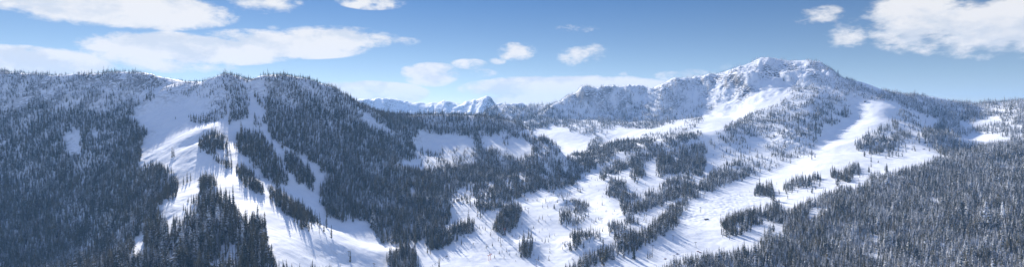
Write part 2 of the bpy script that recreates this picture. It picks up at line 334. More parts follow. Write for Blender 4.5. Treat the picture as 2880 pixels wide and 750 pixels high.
# ------------------------------------------------------------------ where the trees stand
# (outline in overview pixels, density 0..1, height factor, extra snow)
forests = [
 ('1140,480 1400,460 1500,425 1600,440 1800,380 1990,380 2000,440 1900,500 1700,570 1500,655 1300,660 1150,600', .035, .5, 0),
 ('-700,150 -50,165 60,168 160,178 250,174 330,170 375,180 388,240 355,250 330,275 345,300 372,325 360,350 345,400 352,408 345,425 380,405 420,420 445,450 440,490 395,505 410,540 418,570 420,620 470,760 -700,900', 1, 1, 0),
 ('418,570 440,545 450,530 480,500 503,480 505,440 535,440 560,480 590,510 610,540 640,545 668,550 668,610 690,650 760,665 760,760 470,760 420,620', .62, 1, -.04),
 ('1085,375 1110,372 1115,400 1085,400', .35, .9, 0), ('1110,385 1190,372 1188,402 1115,408', .25, .9, 0),
 ('500,345 530,325 565,335 585,400 580,412 545,400 530,385 500,368', .8, .92, -.08),
 ('590,413 610,408 660,465 655,483 600,440', .95, .92, -.08),
 ('672,467 700,472 760,510 800,545 798,568 760,562 740,540 680,492', .8, .95, -.08),
 ('593,345 615,318 650,325 680,360 700,390 720,430 720,458 690,452 650,420 620,390 600,368', .95, .95, -.05),
 ('635,288 652,292 652,316 638,310', 1, 1, -.05), ('643,230 660,235 662,262 650,256', 1, 1, -.05),
 ('690,658 760,660 860,668 860,710 690,700', .45, .8, -.05),
 ('716,377 740,377 760,400 785,440 785,468 760,458 740,432 722,418', .95, 1.0, -.08),
 ('560,168 632,170 628,198 606,203 600,290 580,306 578,230 560,215', 1, .9, .03),
 ('606,210 622,215 624,280 608,296 603,280', 1, .9, 0),
 ('372,172 430,196 490,196 560,170 578,230 565,290 545,300 520,300 515,275 540,245 520,240 480,238 430,235 388,215', .4, .8, .12),
 ('440,284 530,288 525,303 440,298', .6, 1, 0), 
 ('658,180 720,182 790,192 850,213 895,248 960,278 1050,282 1160,278 1260,288 1300,318 1385,350 1405,375 1400,395 1370,410 1280,430 1190,455 1150,470 1132,490 1130,545 1100,580 1060,598 1000,602 955,598 930,560 922,543 880,545 835,541 810,515 805,475 822,432 790,398 760,383 720,363 690,348 670,318 660,270 672,230', 1, 1, .03),
 ('1190,455 1280,430 1400,400 1470,378 1560,350 1640,348 1760,328 1772,343 1700,362 1650,387 1560,380 1530,402 1465,430 1450,455 1400,470 1360,470 1300,490 1250,522 1210,515 1190,480', .85, 1, 0),
 ('1508,427 1560,400 1620,380 1645,375 1640,395 1560,425 1513,444', .9, 1, 0),
 ('1590,400 1620,395 1622,440 1600,455 1590,440', .9, 1.1, 0), ('1650,387 1720,360 1770,360 1776,400 1768,440 1740,430 1700,430 1660,440', .85, 1.1, 0),
 ('1560,490 1640,478 1700,440 1740,440 1762,470 1700,495 1620,522 1570,530 1560,510', .75, 1.05, .03), ('1530,442 1575,452 1575,490 1530,490', .7, 1, .03),
 ('1770,450 1800,420 1860,398 1900,430 1932,440 1860,470 1770,500 1720,530 1700,540 1690,520', .7, 1, .03),
 ('1425,668 1500,628 1560,600 1640,560 1700,508 1712,520 1700,560 1650,598 1570,630 1500,652 1450,685 1420,690', .95, 1.1, 0),
 ('1248,545 1285,502 1310,520 1305,555 1270,578 1245,572', .95, 1.05, 0), ('1196,500 1215,505 1218,540 1200,538', .7, 1, 0),
 ('1070,602 1140,560 1190,547 1195,578 1140,600 1100,622 1072,632', .85, 1.1, 0), ('985,632 1040,612 1050,640 1035,690 985,690', .9, 1.15, 0),
 ('968,632 990,626 990,655 972,655', .6, 1.1, 0),
 ('1400,508 1470,490 1480,530 1460,560 1410,560', .55, .75, .05), ('1415,605 1450,570 1500,570 1510,590 1470,615 1430,620', .6, .75, .03),
 ('1440,590 1475,590 1478,610 1440,615', .7, .9, 0), ('1530,560 1590,540 1610,560 1600,580 1545,592', .55, .9, .03), ('1310,605 1325,595 1345,600 1335,635 1310,638', .6, 1, 0),
 ('1370,500 1400,470 1470,470 1440,490 1380,525', .12, .7, .03),
 ('1815,552 1860,535 1940,512 1962,502 1975,530 1900,562 1818,600', .75, 1.05, 0), ('1900,470 1940,452 1946,490 1900,500', .9, 1.1, 0),
 ('1985,452 2060,436 2067,450 1990,470', .6, 1, 0), ('2085,425 2160,412 2172,440 2100,455', .75, 1.05, 0), ('1975,462 1990,458 1990,478 1975,478', .7, 1, 0),
 ('1640,690 1700,650 1800,632 1900,620 1925,585 1970,530 2050,497 2110,472 2160,470 2190,440 2260,428 2330,410 2362,392 2385,395 2370,380 2322,350 2322,325 2345,318 2370,300 2350,290 2270,262 2255,250 2210,245 2205,230 2225,220 2290,228 2370,252 2450,248 2576,235 2900,225 3500,230 3500,1000 1640,1000', 1, .95, .05),
 ('2145,352 2200,320 2250,290 2265,325 2330,350 2290,345 2240,372 2170,388', .5, .95, .05), ('2240,262 2330,300 2325,335 2290,330 2260,290', .4, .95, .03),
 ('2110,165 2060,158 2120,185 2200,228 2215,248 2180,245 2150,232 2100,200', 1, .9, .03),
 ('2030,142 2075,150 2130,210 2160,240 2120,235 2060,190', .6, .8, .12),
 ('1960,195 2060,180 2130,232 2150,280 2110,300 2080,290 2060,340 1990,350 1900,340 1850,330 1900,290 1970,250 2000,205', .38, .95, .0),
 ('2020,255 2100,230 2140,280 2100,310 2050,290', .6, .95, .0), ('2000,290 2050,280 2070,310 2050,350 2010,330', .65, 1, .0),
 ('1910,362 1980,342 2060,340 2045,388 1960,400', .35, .85, .08), ('1800,330 1900,275 1960,262 1990,290 1900,340 1860,358 1805,345', .75, .9, .05),
 ('1380,250 1470,208 1560,214 1650,220 1700,194 1740,203 1700,290 1640,318 1560,310 1480,338 1440,330 1390,300', .42, .85, .18),
 ('1700,194 1830,168 1910,135 2040,138 2060,165 1960,185 1920,200 1820,255 1740,300 1700,290', .24, .8, .2), ('1540,255 1700,262 1700,300 1640,320 1530,310 1500,300', .5, .85, .15),
 ('1215,262 1400,262 1430,310 1370,348 1300,315 1215,285', .7, .85, .1), ('1490,345 1530,335 1490,385 1470,385', .5, .9, .05), ('1620,335 1700,320 1760,290 1770,300 1700,340 1620,352', .35, .8, .1),
 ('1780,345 1900,370 1960,420 1850,400 1780,370', .10, 1, .05), ('2200,355 2330,350 2330,420 2180,450', .05, 1, 0), ('1850,440 2100,420 2060,470 1900,520', .04, .8, 0),
 ('1840,390 1990,395 2000,430 1930,430', .18, 1, .05),
 ('1130,480 1190,460 1200,495 1150,495', .25, .9, 0), ('1530,620 1640,625 1600,665 1540,672', .12, .9, 0), ('1150,480 1250,500 1250,520 1200,520 1160,500', .1, .9, 0),
]
clears = [poly(c) for c in (
 '158,325 195,320 205,355 200,385 165,382', '225,320 252,320 250,342 230,338', '335,590 365,570 362,620 335,650 325,630', '320,285 345,280 345,300 325,298',
 '898,262 945,296 1008,336 985,335 940,318 905,290', '1062,318 1100,330 1195,338 1198,372 1110,380 1085,372 1060,380 1050,402 1075,418 1060,425 1000,408 1000,398 1045,395 1040,340',
 '1205,342 1250,330 1270,345 1260,375 1215,368','1270,345 1330,352 1345,380 1300,398 1275,375', '1030,463 1044,468 1044,495 1033,490',
 '2410,308 2520,288 2515,304 2430,322', '2395,345 2440,328 2500,330 2560,350 2480,362', '1940,560 1975,545 1970,580 1935,600', '2025,530 2065,505 2060,535 2030,545',
 '2330,490 2350,482 2365,505 2350,512', '2190,580 2215,590 2213,620 2195,600','2380,392 2400,388 2402,395 2380,397','2465,562 2500,565 2512,575 2470,570',
 '2225,255 2255,262 2257,292 2200,327 2143,358 2150,388 2230,395 2300,385 2320,345 2355,375 2350,392 2260,418 2180,428 2150,405 2080,425 1985,448 1905,468 1850,482 1780,502 1715,538 1740,500 1850,447 1950,420 2030,397 2100,352 2180,306 2225,286',
 '1890,482 1965,498 1930,512 1812,548 1800,600 1650,648 1480,690 1560,638 1700,562 1718,525 1800,492',
 '628,186 656,192 668,262 664,320 690,352 715,372 705,380 680,352 655,320 655,285 665,262 645,228',
 '624,200 642,215 645,230 640,288 630,300 624,280',
 '410,235 520,240 510,275 500,285 400,300 385,260', '1290,330 1400,310 1460,330 1400,350 1385,345')]
thin = [(poly('-50,200 120,215 380,190 380,260 300,280 200,270 80,275 -50,250'), .62, .10), (poly('-50,160 380,170 380,215 -50,200'), .85, .09),
        (poly('2380,300 2576,280 2600,350 2480,380 2390,345'), .5, .08), (poly('1200,325 1400,330 1400,400 1250,400'), .6, 0),
        (poly('420,440 480,420 500,520 400,560'), .75, -.05)]
# candidates on a jittered lattice
def candidates():
    out = []
    for (y0, y1, sp) in ((560, 1250, 4.6), (1250, 1900, 5.2), (1900, 2600, 6.4), (2600, 3400, 8.0)):
        yy = np.arange(y0, y1, sp)
        for y in yy:
            x = np.arange(-1.3*y, 1.34*y, sp); out.append(np.stack([x, np.full_like(x, y)], 1)+rng.uniform(-.48*sp, .48*sp, (len(x), 2)))
    return np.concatenate(out)
C = candidates(); X, Y = C[:,0], C[:,1]
zc = height(X, Y)
hbase = 15.5*np.exp(.30*rng.standard_normal(len(X)))
hbase *= (1-.24*sstep(-60, 220, zc))*(1+.55*sstep(2250, 2900, Y))
bigw = np.exp(-(((X-(590-CX)/F*780)/110)**2+((Y-780)/130)**2)); hbase *= 1+.5*bigw       # the tall old stand in the lower left
px = CX+F*X/Y; hbase *= 1-.22*sstep(20, 100, zc)*(px < 1000); pyb = HY-F*zc/Y; pym = pyb-F*.45*hbase/Y
jx = px+8*gnoise(X/24, Y/24, 91)+4*gnoise(X/9, Y/9, 95)+3*rng.standard_normal(len(X)); jy = pym+5*gnoise(X/24, Y/24, 92)+2*rng.standard_normal(len(X))
dens = np.zeros(len(X)); hf = np.ones(len(X)); sn = np.zeros(len(X))
for s, d, h, w in forests:
    m = inpoly(jx, jy, poly(s)) & (d >= dens); dens[m] = d; hf[m] = h; sn[m] = w
for c in clears: dens[inpoly(jx, jy, c)] = 0
m = inpoly(jx, jy, poly('1050,372 1195,368 1190,410 1110,418 1070,415 1045,400')); dens[m] = .16
for c, k, w in thin:
    m = inpoly(jx, jy, c); dens[m] *= k; sn[m] += w
hid = hidden(X, Y, pyb-F*hbase/Y)
dens[hid] = .45*(fbm(X[hid], Y[hid], 150, 3, 60) > -.1)
cl = .5+.9*fbm(X, Y, 45, 3, 70)                      # clumping
pr = np.where(dens > .9, dens*np.clip(.80+.5*cl, .45, 1), np.clip(dens*1.15, 0, 1)*np.clip(cl*1.7, .15, 1.6))
rt = sstep(1900, 2300, px)*(zc < 20); pr = pr*(1-.08*rt)
pr = np.where((px > 1900) & (fbm(X, Y, 55, 2, 200) < -.56), pr*.12, pr)
keep = rng.random(len(X)) < pr
hh = hbase*hf*(.78+.3*np.clip(cl, 0, 1)); 
hh *= 1+.15*rt; edge = dens < .5; hh = np.where(edge, hh*.9, hh)
snow = sn+.17*sstep(-80, 230, zc)+.10*gnoise(X/70, Y/70, 33)+.07*gnoise(X/22, Y/22, 34)+.09*rng.standard_normal(len(X))+.14*bigw
snow += .03+.06*sstep(700, 300, px)+.03*sstep(900, 1000, px)+.08*sstep(1050, 1700, px)+.03*sstep(2000, 2600, px)
wid = .85+.55*rng.random(len(X))**1.5
var = rng.integers(0, NV, len(X)); rot = rng.random(len(X))*6.283; lean = .05*rng.standard_normal((len(X), 2))
iso = []
def at_px(px_, py_, guess=None):
    """the visible ground point seen at a photograph pixel"""
    u = (px_-CX)/F; i = int(round((u-us[0])/(us[1]-us[0]))); c = runmin[:, i]
    j = int(np.argmax(c <= py_)); y = ys[j]; x = u*y
    return x, y, float(height(np.array([x]), np.array([y]))[0])
# lone trees on the snow: foot pixel, height in photograph pixels, which look, label
LONE = [(985,737,38,4,'lone narrow fir standing by itself on the sunlit run, right of the paired firs'),
 (932,668,38,1,'narrow fir right of two close firs on the edge of the sunlit run'),
 (918,640,40,1,'thickest of the close firs at the shadow edge of the lower run'),
 (911,651,30,4,'thin fir touching the thicker fir at the shadow edge of the lower run'),
 (484,443,32,1,'thicker fir of the small clump alone on the upper lit piste'),(489,440,28,4,'thin fir in the small clump alone on the upper lit piste'),
 (516,520,26,1,'leftmost fir of the small group on the lit piste above the dark stand'),(526,514,34,4,'tallest fir of the small group on the lit piste above the dark stand'),
 (536,508,24,1,'rightmost fir of the small group on the lit piste above the dark stand'),
 (655,543,30,4,'single spire fir on the lit piste left of the long tree strip'),
 (731,640,40,1,'left fir of the tall trio on the edge of the lit run'),(739,640,40,4,'middle fir of the tall trio on the edge of the lit run'),(745,642,36,1,'right fir of the tall trio on the edge of the lit run'),
 (730,682,38,1,'fir just below the tall trio, left one'),(744,678,36,4,'fir just below the tall trio, right one'),
 (775,480,66,4,'tall thin spire fir rising over the left gully trees'),(866,505,64,4,'tall thin spire fir at the lower end of the right gully trees'),
 (1097,748,32,1,'snowy fir of the pair left of the bottom clump, nearer one'),(1107,725,30,1,'rounded fir of the pair left of the bottom clump, farther one'),
 (1202,712,30,4,'slim fir standing in front of the left end of the wooded wedge'),(1235,752,34,4,'lone slim fir crossing the dotted fence line'),
 (1487,670,32,1,'left of the twin firs on top of the small knoll'),(1494,668,30,1,'right of the twin firs on top of the small knoll'),
 (1465,722,18,5,'small bushy fir below the small knoll'),(1474,712,30,2,'broad fir on the shaded foot of the small knoll'),
 (1526,618,16,1,'tiny single fir on the slope above the knoll'),(1782,700,0,1,''),
 (1783,728,42,2,'broad snowy fir beside the lower tree strip end'),(1822,726,24,1,'left fir of the three in a tight row beside the open run'),(1828,724,22,1,'middle fir of the three in a tight row beside the open run'),(1834,722,22,1,'right fir of the three in a tight row beside the open run'),
 (1835,679,12,5,'little bushy fir on the snow right of the long lower strip'),
 (2450,455,22,4,'narrow fir right of the bushy wood tip on the wide flat piste'),(2486,420,20,4,'spire fir at the left of the wide flat snowfield'),(2505,428,20,4,'spire fir standing left of centre on the wide flat snowfield'),
 (2520,438,20,1,'bushy fir standing on the wide flat snowfield'),(2527,425,18,4,'thin fir behind the bushy fir on the wide flat snowfield'),(2547,415,18,4,'thin fir near the shaded bank of the wide flat snowfield'),
 (2614,425,18,4,'single fir at the far right of the wide flat snowfield'),(2494,485,30,2,'broad fir at the near edge of the wide flat snowfield'),(2470,457,10,5,'small bush fir below the spire on the flat snowfield'),
 (2444,485,22,2,'broad fir left of the near edge of the flat snowfield'),(2450,470,20,4,'thin fir above the broad fir on the piste'),
 (1985,665,0,1,''),(2030,660,28,1,'leftmost fir of the row at the tip of the right hand strip'),(2036,660,22,1,'second fir of the row at the tip of the right hand strip'),
 (1340,560,30,4,'tall thin fir of the little roadside group in the middle valley'),(1348,585,26,2,'broad fir of the little roadside group in the middle valley'),(1358,600,26,1,'low fir at the foot of the little roadside group'),
 (1268,566,26,4,'slim fir left of the brown hut'),(1277,570,18,2,'bushy fir touching the brown hut')]
lone_pos = []
for a in LONE:
    if a[2] == 0: continue
    x, y, z = at_px(a[0], a[1]); lone_pos.append((x, y, z, a[2]*y/F, a[3], a[4]))
LP = np.array([(p[0], p[1]) for p in lone_pos])
for (x, y) in LP: keep &= ((X-x)**2+(Y-y)**2 > 9)
X, Y, zc, hh, snow, wid, var, rot, lean, px, pyb, hid = [a[keep] for a in (X, Y, zc, hh, snow, wid, var, rot, lean, px, pyb, hid)]
print('trees', len(X), 'hidden', hid.sum(), round(time.time()-T0, 1))

# individuals: the ones that show largest
hpx = hh*F/Y; vis_top = pyb-hpx
inside = (~hid)&(px > 6)&(px < 2874)&(vis_top < 744)&(pyb < 765)
shown = np.minimum(750, pyb)-vis_top
score = np.where(inside, shown*wid, 0)
NI = 300-len(lone_pos)
ids = np.argsort(-score)[:NI]
mask = np.ones(len(X), bool); mask[ids] = False

def make_tree(loc, h, w, v, rz, sn_, label, group, ln=(0, 0)):
    r = bpy.data.objects.new('fir_tree', None); col.objects.link(r); r.empty_display_size = .5
    r.location = loc; r.scale = (h*w, h*w, h); r.rotation_euler = (ln[0], ln[1], rz)
    tag(r, label, 'tree', group)
    for nm, m in (('trunk', trunk_me), ('crown', crown_me[v])):
        c = bpy.data.objects.new(nm, m); c.parent = r; c['snow'] = float(sn_); col.objects.link(c)
def stand_of(p, q):
    if p < 430: return 'dark snow-dusted fir packed in the big shaded forest at the lower left', 'firs of the big shaded forest, lower left'
    if p < 860: return 'tall dark spire fir in the old stand left of the sunlit run, lower left', 'tall firs of the old stand beside the sunlit run'
    if p < 1640: return 'snow-dusted fir in the small clumps at the bottom of the central valley', 'firs of the valley bottom clumps'
    if p < 1950: return 'frosted fir in the bottom row between the central pistes and the right forest', 'firs of the bottom centre-right rows'
    return 'frosted grey-green fir packed in the wide sunlit forest at the lower right', 'firs of the wide right forest'
for i in ids:
    l, g = stand_of(px[i], pyb[i])
    make_tree((X[i], Y[i], zc[i]-.3), hh[i], wid[i], int(var[i]), rot[i], snow[i], l, g, lean[i])
for x, y, z, h, v, l in lone_pos:
    make_tree((x, y, z-.3), h, 1.15, v, random.random()*6.28, -.04, l, 'firs standing alone or in small groups on the pistes')

# the rest of the forest: one object
fm = bpy.data.meshes.new('conifer_forest'); n = int(mask.sum())
fm.vertices.add(n); fm.vertices.foreach_set('co', np.stack([X[mask], Y[mask], zc[mask]-.3], 1).astype(np.float32).ravel())
def attr(nm, typ, v, key='value'):
    a = fm.attributes.new(nm, typ, 'POINT'); a.data.foreach_set(key, np.ascontiguousarray(v).ravel())
attr('snow', 'FLOAT', snow[mask].astype(np.float32)); attr('kind_index', 'INT', var[mask].astype(np.int32))
attr('spin', 'FLOAT_VECTOR', np.stack([lean[mask][:,0], lean[mask][:,1], rot[mask]], 1).astype(np.float32), 'vector')
hw = hh[mask]*wid[mask]; attr('size', 'FLOAT_VECTOR', np.stack([hw, hw, hh[mask]], 1).astype(np.float32), 'vector')
fo = bpy.data.objects.new('conifer_forest', fm); col.objects.link(fo)
tag(fo, 'snow-dusted fir forest covering the mountain slopes and ridges behind the nearest trees', 'forest', kind='stuff')
ng = bpy.data.node_groups.new('forest_nodes', 'GeometryNodeTree')
ng.interface.new_socket('Geometry', in_out='INPUT', socket_type='NodeSocketGeometry'); ng.interface.new_socket('Geometry', in_out='OUTPUT', socket_type='NodeSocketGeometry')
gi = ng.nodes.new('NodeGroupInput'); gout = ng.nodes.new('NodeGroupOutput')
m2p = ng.nodes.new('GeometryNodeMeshToPoints'); ip = ng.nodes.new('GeometryNodeInstanceOnPoints'); ci = ng.nodes.new('GeometryNodeCollectionInfo')
ci.inputs['Collection'].default_value = proto_col; ci.inputs['Separate Children'].default_value = True; ci.inputs['Reset Children'].default_value = True
ip.inputs['Pick Instance'].default_value = True
def named(nm, typ):
    a = ng.nodes.new('GeometryNodeInputNamedAttribute'); a.data_type = typ; a.inputs['Name'].default_value = nm; return a.outputs['Attribute']
ng.links.new(gi.outputs[0], m2p.inputs[0]); ng.links.new(m2p.outputs[0], ip.inputs['Points']); ng.links.new(ci.outputs[0], ip.inputs['Instance'])
ng.links.new(named('kind_index', 'INT'), ip.inputs['Instance Index']); ng.links.new(named('size', 'FLOAT_VECTOR'), ip.inputs['Scale'])
ng.links.new(named('spin', 'FLOAT_VECTOR'), ip.inputs['Rotation']); ng.links.new(ip.outputs[0], gout.inputs[0])
md = fo.modifiers.new('forest', 'NODES'); md.node_group = ng


# ------------------------------------------------------------------ lift towers, huts, fences, skiers
import bmesh
def MB(): return bmesh.new()
def box(bm, c, s, rz=0, rx=0, ry=0, bev=0):
    from mathutils import Matrix
    m = Matrix.Translation(c) @ Matrix.Rotation(rz, 4, 'Z') @ Matrix.Rotation(ry, 4, 'Y') @ Matrix.Rotation(rx, 4, 'X') @ Matrix.Diagonal((*s, 1))
    return bmesh.ops.create_cube(bm, size=1, matrix=m)['verts']
def rod(bm, a, b, r1, r2=None, seg=10):
    from mathutils import Matrix
    a = Vector(a); b = Vector(b); d = b-a; q = d.to_track_quat('Z', 'Y').to_matrix().to_4x4()
    bmesh.ops.create_cone(bm, cap_ends=True, segments=seg, radius1=r1, radius2=r1 if r2 is None else r2, depth=d.length, matrix=Matrix.Translation((a+b)/2) @ q)
def part(name, bm, mat, parent=None):
    me = bpy.data.meshes.new(name); bm.to_mesh(me); bm.free(); me.materials.append(mat)
    o = bpy.data.objects.new(name, me); col.objects.link(o); o.parent = parent; return o
def empty(name, loc, rz, label, cat, group=None):
    o = bpy.data.objects.new(name, None); col.objects.link(o); o.location = loc; o.rotation_euler = (0, 0, rz); return tag(o, label, cat, group)
def tower(px_, py_, hp, rz, label, mat=None, lean=0):
    x, y, z = at_px(px_, py_); h = max(7.5, hp*y/F); mat = mat or M_steel
    t = empty('lift_tower', (x, y, z), R(rz), label, 'lift tower', 'chairlift towers on the runs'); t.rotation_euler[1] = R(lean)
    b = MB(); rod(b, (0,0,-.8), (0,0,h), .42, .28, 12); part('pole', b, mat, t)
    b = MB(); box(b, (0,0,h-.15), (5.2,.34,.4)); box(b, (0,0,h+.35), (3.4,.14,.14)); 
    for sx in (-1, 1): rod(b, (sx*1.6,0,h), (sx*1.6,0,h+.4), .08); rod(b, (sx*2.3,0,h-.15), (0,0,h-1.6), .09)
    part('crossarm', b, M_dark if mat is M_steel else mat, t)
    for sx in (-1, 1):
        b = MB(); box(b, (sx*2.45,0,h-.5), (.12,3.0,.22))
        for k in range(5): rod(b, (sx*2.45-.12,-1.3+.65*k,h-.62), (sx*2.45+.12,-1.3+.65*k,h-.62), .24, seg=12)
        part('sheave_train', b, M_dark, t)
    b = MB()
    for sx in (-.16, .16): rod(b, (sx,-.46,.5), (sx,-.42,h-.6), .03, seg=5)
    for k in range(int(h/.6)-1): rod(b, (-.16,-.45,.7+.6*k), (.16,-.45,.7+.6*k), .02, seg=4)
    part('ladder', b, M_dark, t)
for a in [(898,655,15,-40,'steel lift tower beside the shadow edge of the lower left run, near the close firs'),
          (981,719,14,-40,'lift tower right of the lone narrow fir on the sunlit run'),
          (1052,756,16,-40,'lift tower cut by the bottom edge, right of the sunlit run'),
          (1375,733,16,30,'left of the twin orange lift towers in the valley bottom',M_orange),(1380,731,17,30,'right of the twin orange lift towers in the valley bottom',M_orange),
          (1408,684,16,30,'lift tower on the shaded dip left of the small bush, valley centre'),
          (1419,659,16,30,'reddish lift tower just above the shaded dip, valley centre',M_orange),
          (1508,756,28,30,'T-shaped lift tower at the bottom edge below the small knoll'),
          (1486,600,16,30,'lift tower high on the central piste left of the rocky hummock'),
          (1630,657,14,30,'lift tower at the left rim of the lower rocky hummock'),
          (1693,627,14,30,'lift tower in the hollow right of the upper rocky hummock'),
          (1836,705,17,-60,'lift tower right of the long lower tree strip on the open run'),
          (1893,676,14,-60,'lift tower with a shadow just below the mogul field'),
          (1958,696,15,-60,'leaning lift tower in the middle of the open run above the mats',None,-9),
          (1896,735,18,-60,'dark lift tower rising from the bottom row of firs on the open run'),
          (1970,597,15,-60,'lift tower at the top left corner of the mogul field'),
          (2417,338,13,70,'dark lift tower in the shaded bowl below the right ridge')]: tower(*a)
# brown and dark mats on the open run
for i, (px_, py_, w_, rz, l) in enumerate([(1871,727,5.5,25,'lowest rust-brown mat on the open run, nearest the bottom firs'),(1905,713,4.6,22,'rust-brown mat between the lowest mat and the leaning lift tower'),
      (1963,706,4.8,0,'upper rust-brown mat of the close pair below the leaning lift tower'),(1969,709,4.8,5,'lower rust-brown mat of the close pair below the leaning lift tower')]):
    x, y, z = at_px(px_, py_); b = MB()
    vs = box(b, (0,0,.5), (w_,2.2,.5)); bmesh.ops.bevel(b, geom=b.edges[:], offset=.15, segments=2, affect='EDGES')
    for k in (-1, 0, 1): box(b, (k*w_*.3,0,.79), (.12,2.1,.06))
    box(b, (-w_*.4,0,.1), (.3,1.8,.5)); box(b, (w_*.4,0,.1), (.3,1.8,.5))
    o = part('padded_mat', b, M_brownpad); o.location = (x, y, z); o.rotation_euler = (R(8), 0, R(rz)); tag(o, l, 'mat', 'brown mats on the open run')
def hut(name, px_, py_, w_, d_, h_, rz, label, cat, wallm, pitch=.35, up=0):
    x, y, z = at_px(px_, py_); t = empty(name, (x, y, z+up), R(rz), label, cat)
    b = MB(); box(b, (0,0,h_/2-1.2), (w_,d_,h_+2.4)); 
    for k in range(int(w_/.6)): box(b, (-w_/2+.3+.6*k, -d_/2-.03, h_/2), (.07,.06,h_-.1))
    part('wall', b, wallm, t)
    rise = pitch*d_/2; ln = math.hypot(d_/2+.5, rise); an = math.atan2(rise, d_/2+.5)
    b = MB()
    for sy in (-1, 1): box(b, (0, sy*(d_/4+.2), h_+rise/2+.05), (w_+1, ln+.2, .18), 0, -sy*an)
    rf = part('roof', b, M_wood, t)
    b = MB()
    for sy in (-1, 1): box(b, (0, sy*(d_/4+.2), h_+rise/2+.42), (w_+1.1, ln+.25, .5), 0, -sy*an)
    bmesh.ops.bevel(b, geom=b.edges[:], offset=.16, segments=2, affect='EDGES'); part('roof_snow', b, M_white, rf)
    for k in (-1, 1):
        b = MB(); box(b, (k*w_*.28,-d_/2-.07,h_*.6), (1.3,.08,1.0)); wn = part('window', b, M_glass, t)
        b = MB()
        for q in (-1, 1): box(b, (k*w_*.28+q*.7,-d_/2-.1,h_*.6), (.12,.12,1.24)); box(b, (k*w_*.28,-d_/2-.09,h_*.6+q*.56), (1.3,.12,.12))
        part('frame', b, M_dark, wn)
    b = MB(); box(b, (0,-d_/2-.08,1.05), (1.0,.08,2.1)); part('door', b, M_dark, t)
    return t, (x, y, z)
hut('timber_hut', 1288, 566, 7.5, 6, 6.0, -14, 'square weathered brown hut beside the piste at the edge of the valley forest', 'hut', M_wood2, .15)
hut('timber_hut', 607, 397, 9, 5, 4.0, 12, 'dark timber lift hut with snowy roof among the firs on the left knoll', 'hut', M_wood, .5)
hut('lift_hut', 2433, 289, 6.5, 4.5, 4.2, 20, 'small black lift hut at the head of the shaded bowl below the right ridge', 'hut', M_dark, .3)
# snow-crusted top station on the left summit
x, y, z = at_px(716, 226)
t = empty('lift_station', (x, y, z), R(8), 'lift top station with long snowy canopy on the left summit gap', 'lift station')
b = MB(); 
for sx in (-2.2, 2.2): rod(b, (sx,0,-1.5), (sx,0,9), .5, .35)
part('mast', b, M_dark, t)
b = MB(); box(b, (0,0,4.6), (25,2.6,.7)); bmesh.ops.bevel(b, geom=b.edges[:], offset=.2, segments=2, affect='EDGES'); cn = part('canopy', b, M_steel, t)
b = MB(); box(b, (0,0,5.15), (25.2,2.8,.45)); bmesh.ops.bevel(b, geom=b.edges[:], offset=.18, segments=2, affect='EDGES'); part('canopy_snow', b, M_white, cn)
b = MB(); rod(b, (0,0,3.3), (0,0,3.8), 2.2, seg=24); rod(b, (0,0,3.5), (0,0,4.4), .3); part('bullwheel', b, M_dark, t)
b = MB(); box(b, (-8,1.5,1.5), (5,4,4.6)); part('control_cabin', b, M_wood2, t)
# low red fence near the bend under the right ridge
x, y, z = at_px(2483, 283); t = empty('red_fence', (x, y, z), R(-5), 'low red fence at the head of the sunlit bend under the right ridge', 'fence')
for k in range(9):
    b = MB(); rod(b, (-8+2*k,0,-.4), (-8+2*k,0,1.9), .09, seg=6); part('post', b, M_dark, t)
b = MB(); box(b, (0,.06,1.0), (16.4,.05,1.5)); part('netting', b, M_red, t)
# marker posts strung in a dotted line at the bottom of the valley
for k in range(16):
    f = k/15; px_ = 1212+f*42+1.3*math.sin(k*2.3); py_ = 750-f*28+.7*math.sin(k*3.1); x, y, z = at_px(px_, py_)
    b = MB(); rod(b, (0,0,-.4), (0,0,1.5), .10, .09, 8); box(b, (0,0,1.15), (1.0,.14,.75)); bmesh.ops.bevel(b, geom=[e for e in b.edges if e.calc_length() > .6], offset=.03, segments=1, affect='EDGES')
    o = part('marker_post', b, M_dark); o.location = (x, y, z); o.rotation_euler[2] = R(20+random.uniform(-15, 15))
    tag(o, 'small dark marker post in the dotted line crossing the snow at the bottom centre', 'marker post', 'dotted line of dark marker posts')
x, y, z = at_px(1257, 723); b = MB(); rod(b, (-.9,0,-.4), (-.9,0,3.2), .12, seg=8); rod(b, (.9,0,-.4), (.9,0,3.2), .12, seg=8); box(b, (0,-.1,2.3), (2.4,.12,1.7))
o = part('notice_board', b, M_dark); o.location = (x, y, z); o.rotation_euler[2] = R(15); tag(o, 'dark board on two posts at the upper end of the dotted marker line', 'notice board')
# rocks poking out of the flat snowfield
for i, (px_, py_, s_, l) in enumerate([(2596,385,2.2,'dark snow-capped rock highest on the wide flat snowfield'),(2602,403,2.8,'largest snow-capped rock in the middle of the wide flat snowfield'),
        (2598,420,2.4,'dark snow-capped rock lowest of the three on the wide flat snowfield'),(1987,617,3.2,'dark snow-capped rock in the mogul field')]):
    x, y, z = at_px(px_, py_); b = MB(); bmesh.ops.create_icosphere(b, subdivisions=3, radius=1)
    for v in b.verts:
        n_ = float(gnoise(np.array([v.co.x*1.7+i*5]), np.array([v.co.y*1.7+v.co.z]), 8)[0]); v.co *= 1+.35*n_; v.co.x *= 1.5; v.co.z *= .75
    b.verts.ensure_lookup_table(); cap = [f.index for f in b.faces if f.normal.z > .75]
    o = part('snowy_rock', b, bpy.data.materials.get('rock') or simple('rock', (.09,.085,.085), .9, 0, .4, 2)); o.scale = (s_, s_, s_); o.location = (x, y, z+.3*s_)
    o.data.materials.append(M_white)
    for f in cap: o.data.polygons[f].material_index = 1
    tag(o, l, 'rock', 'snow-capped rocks on the snowfields')
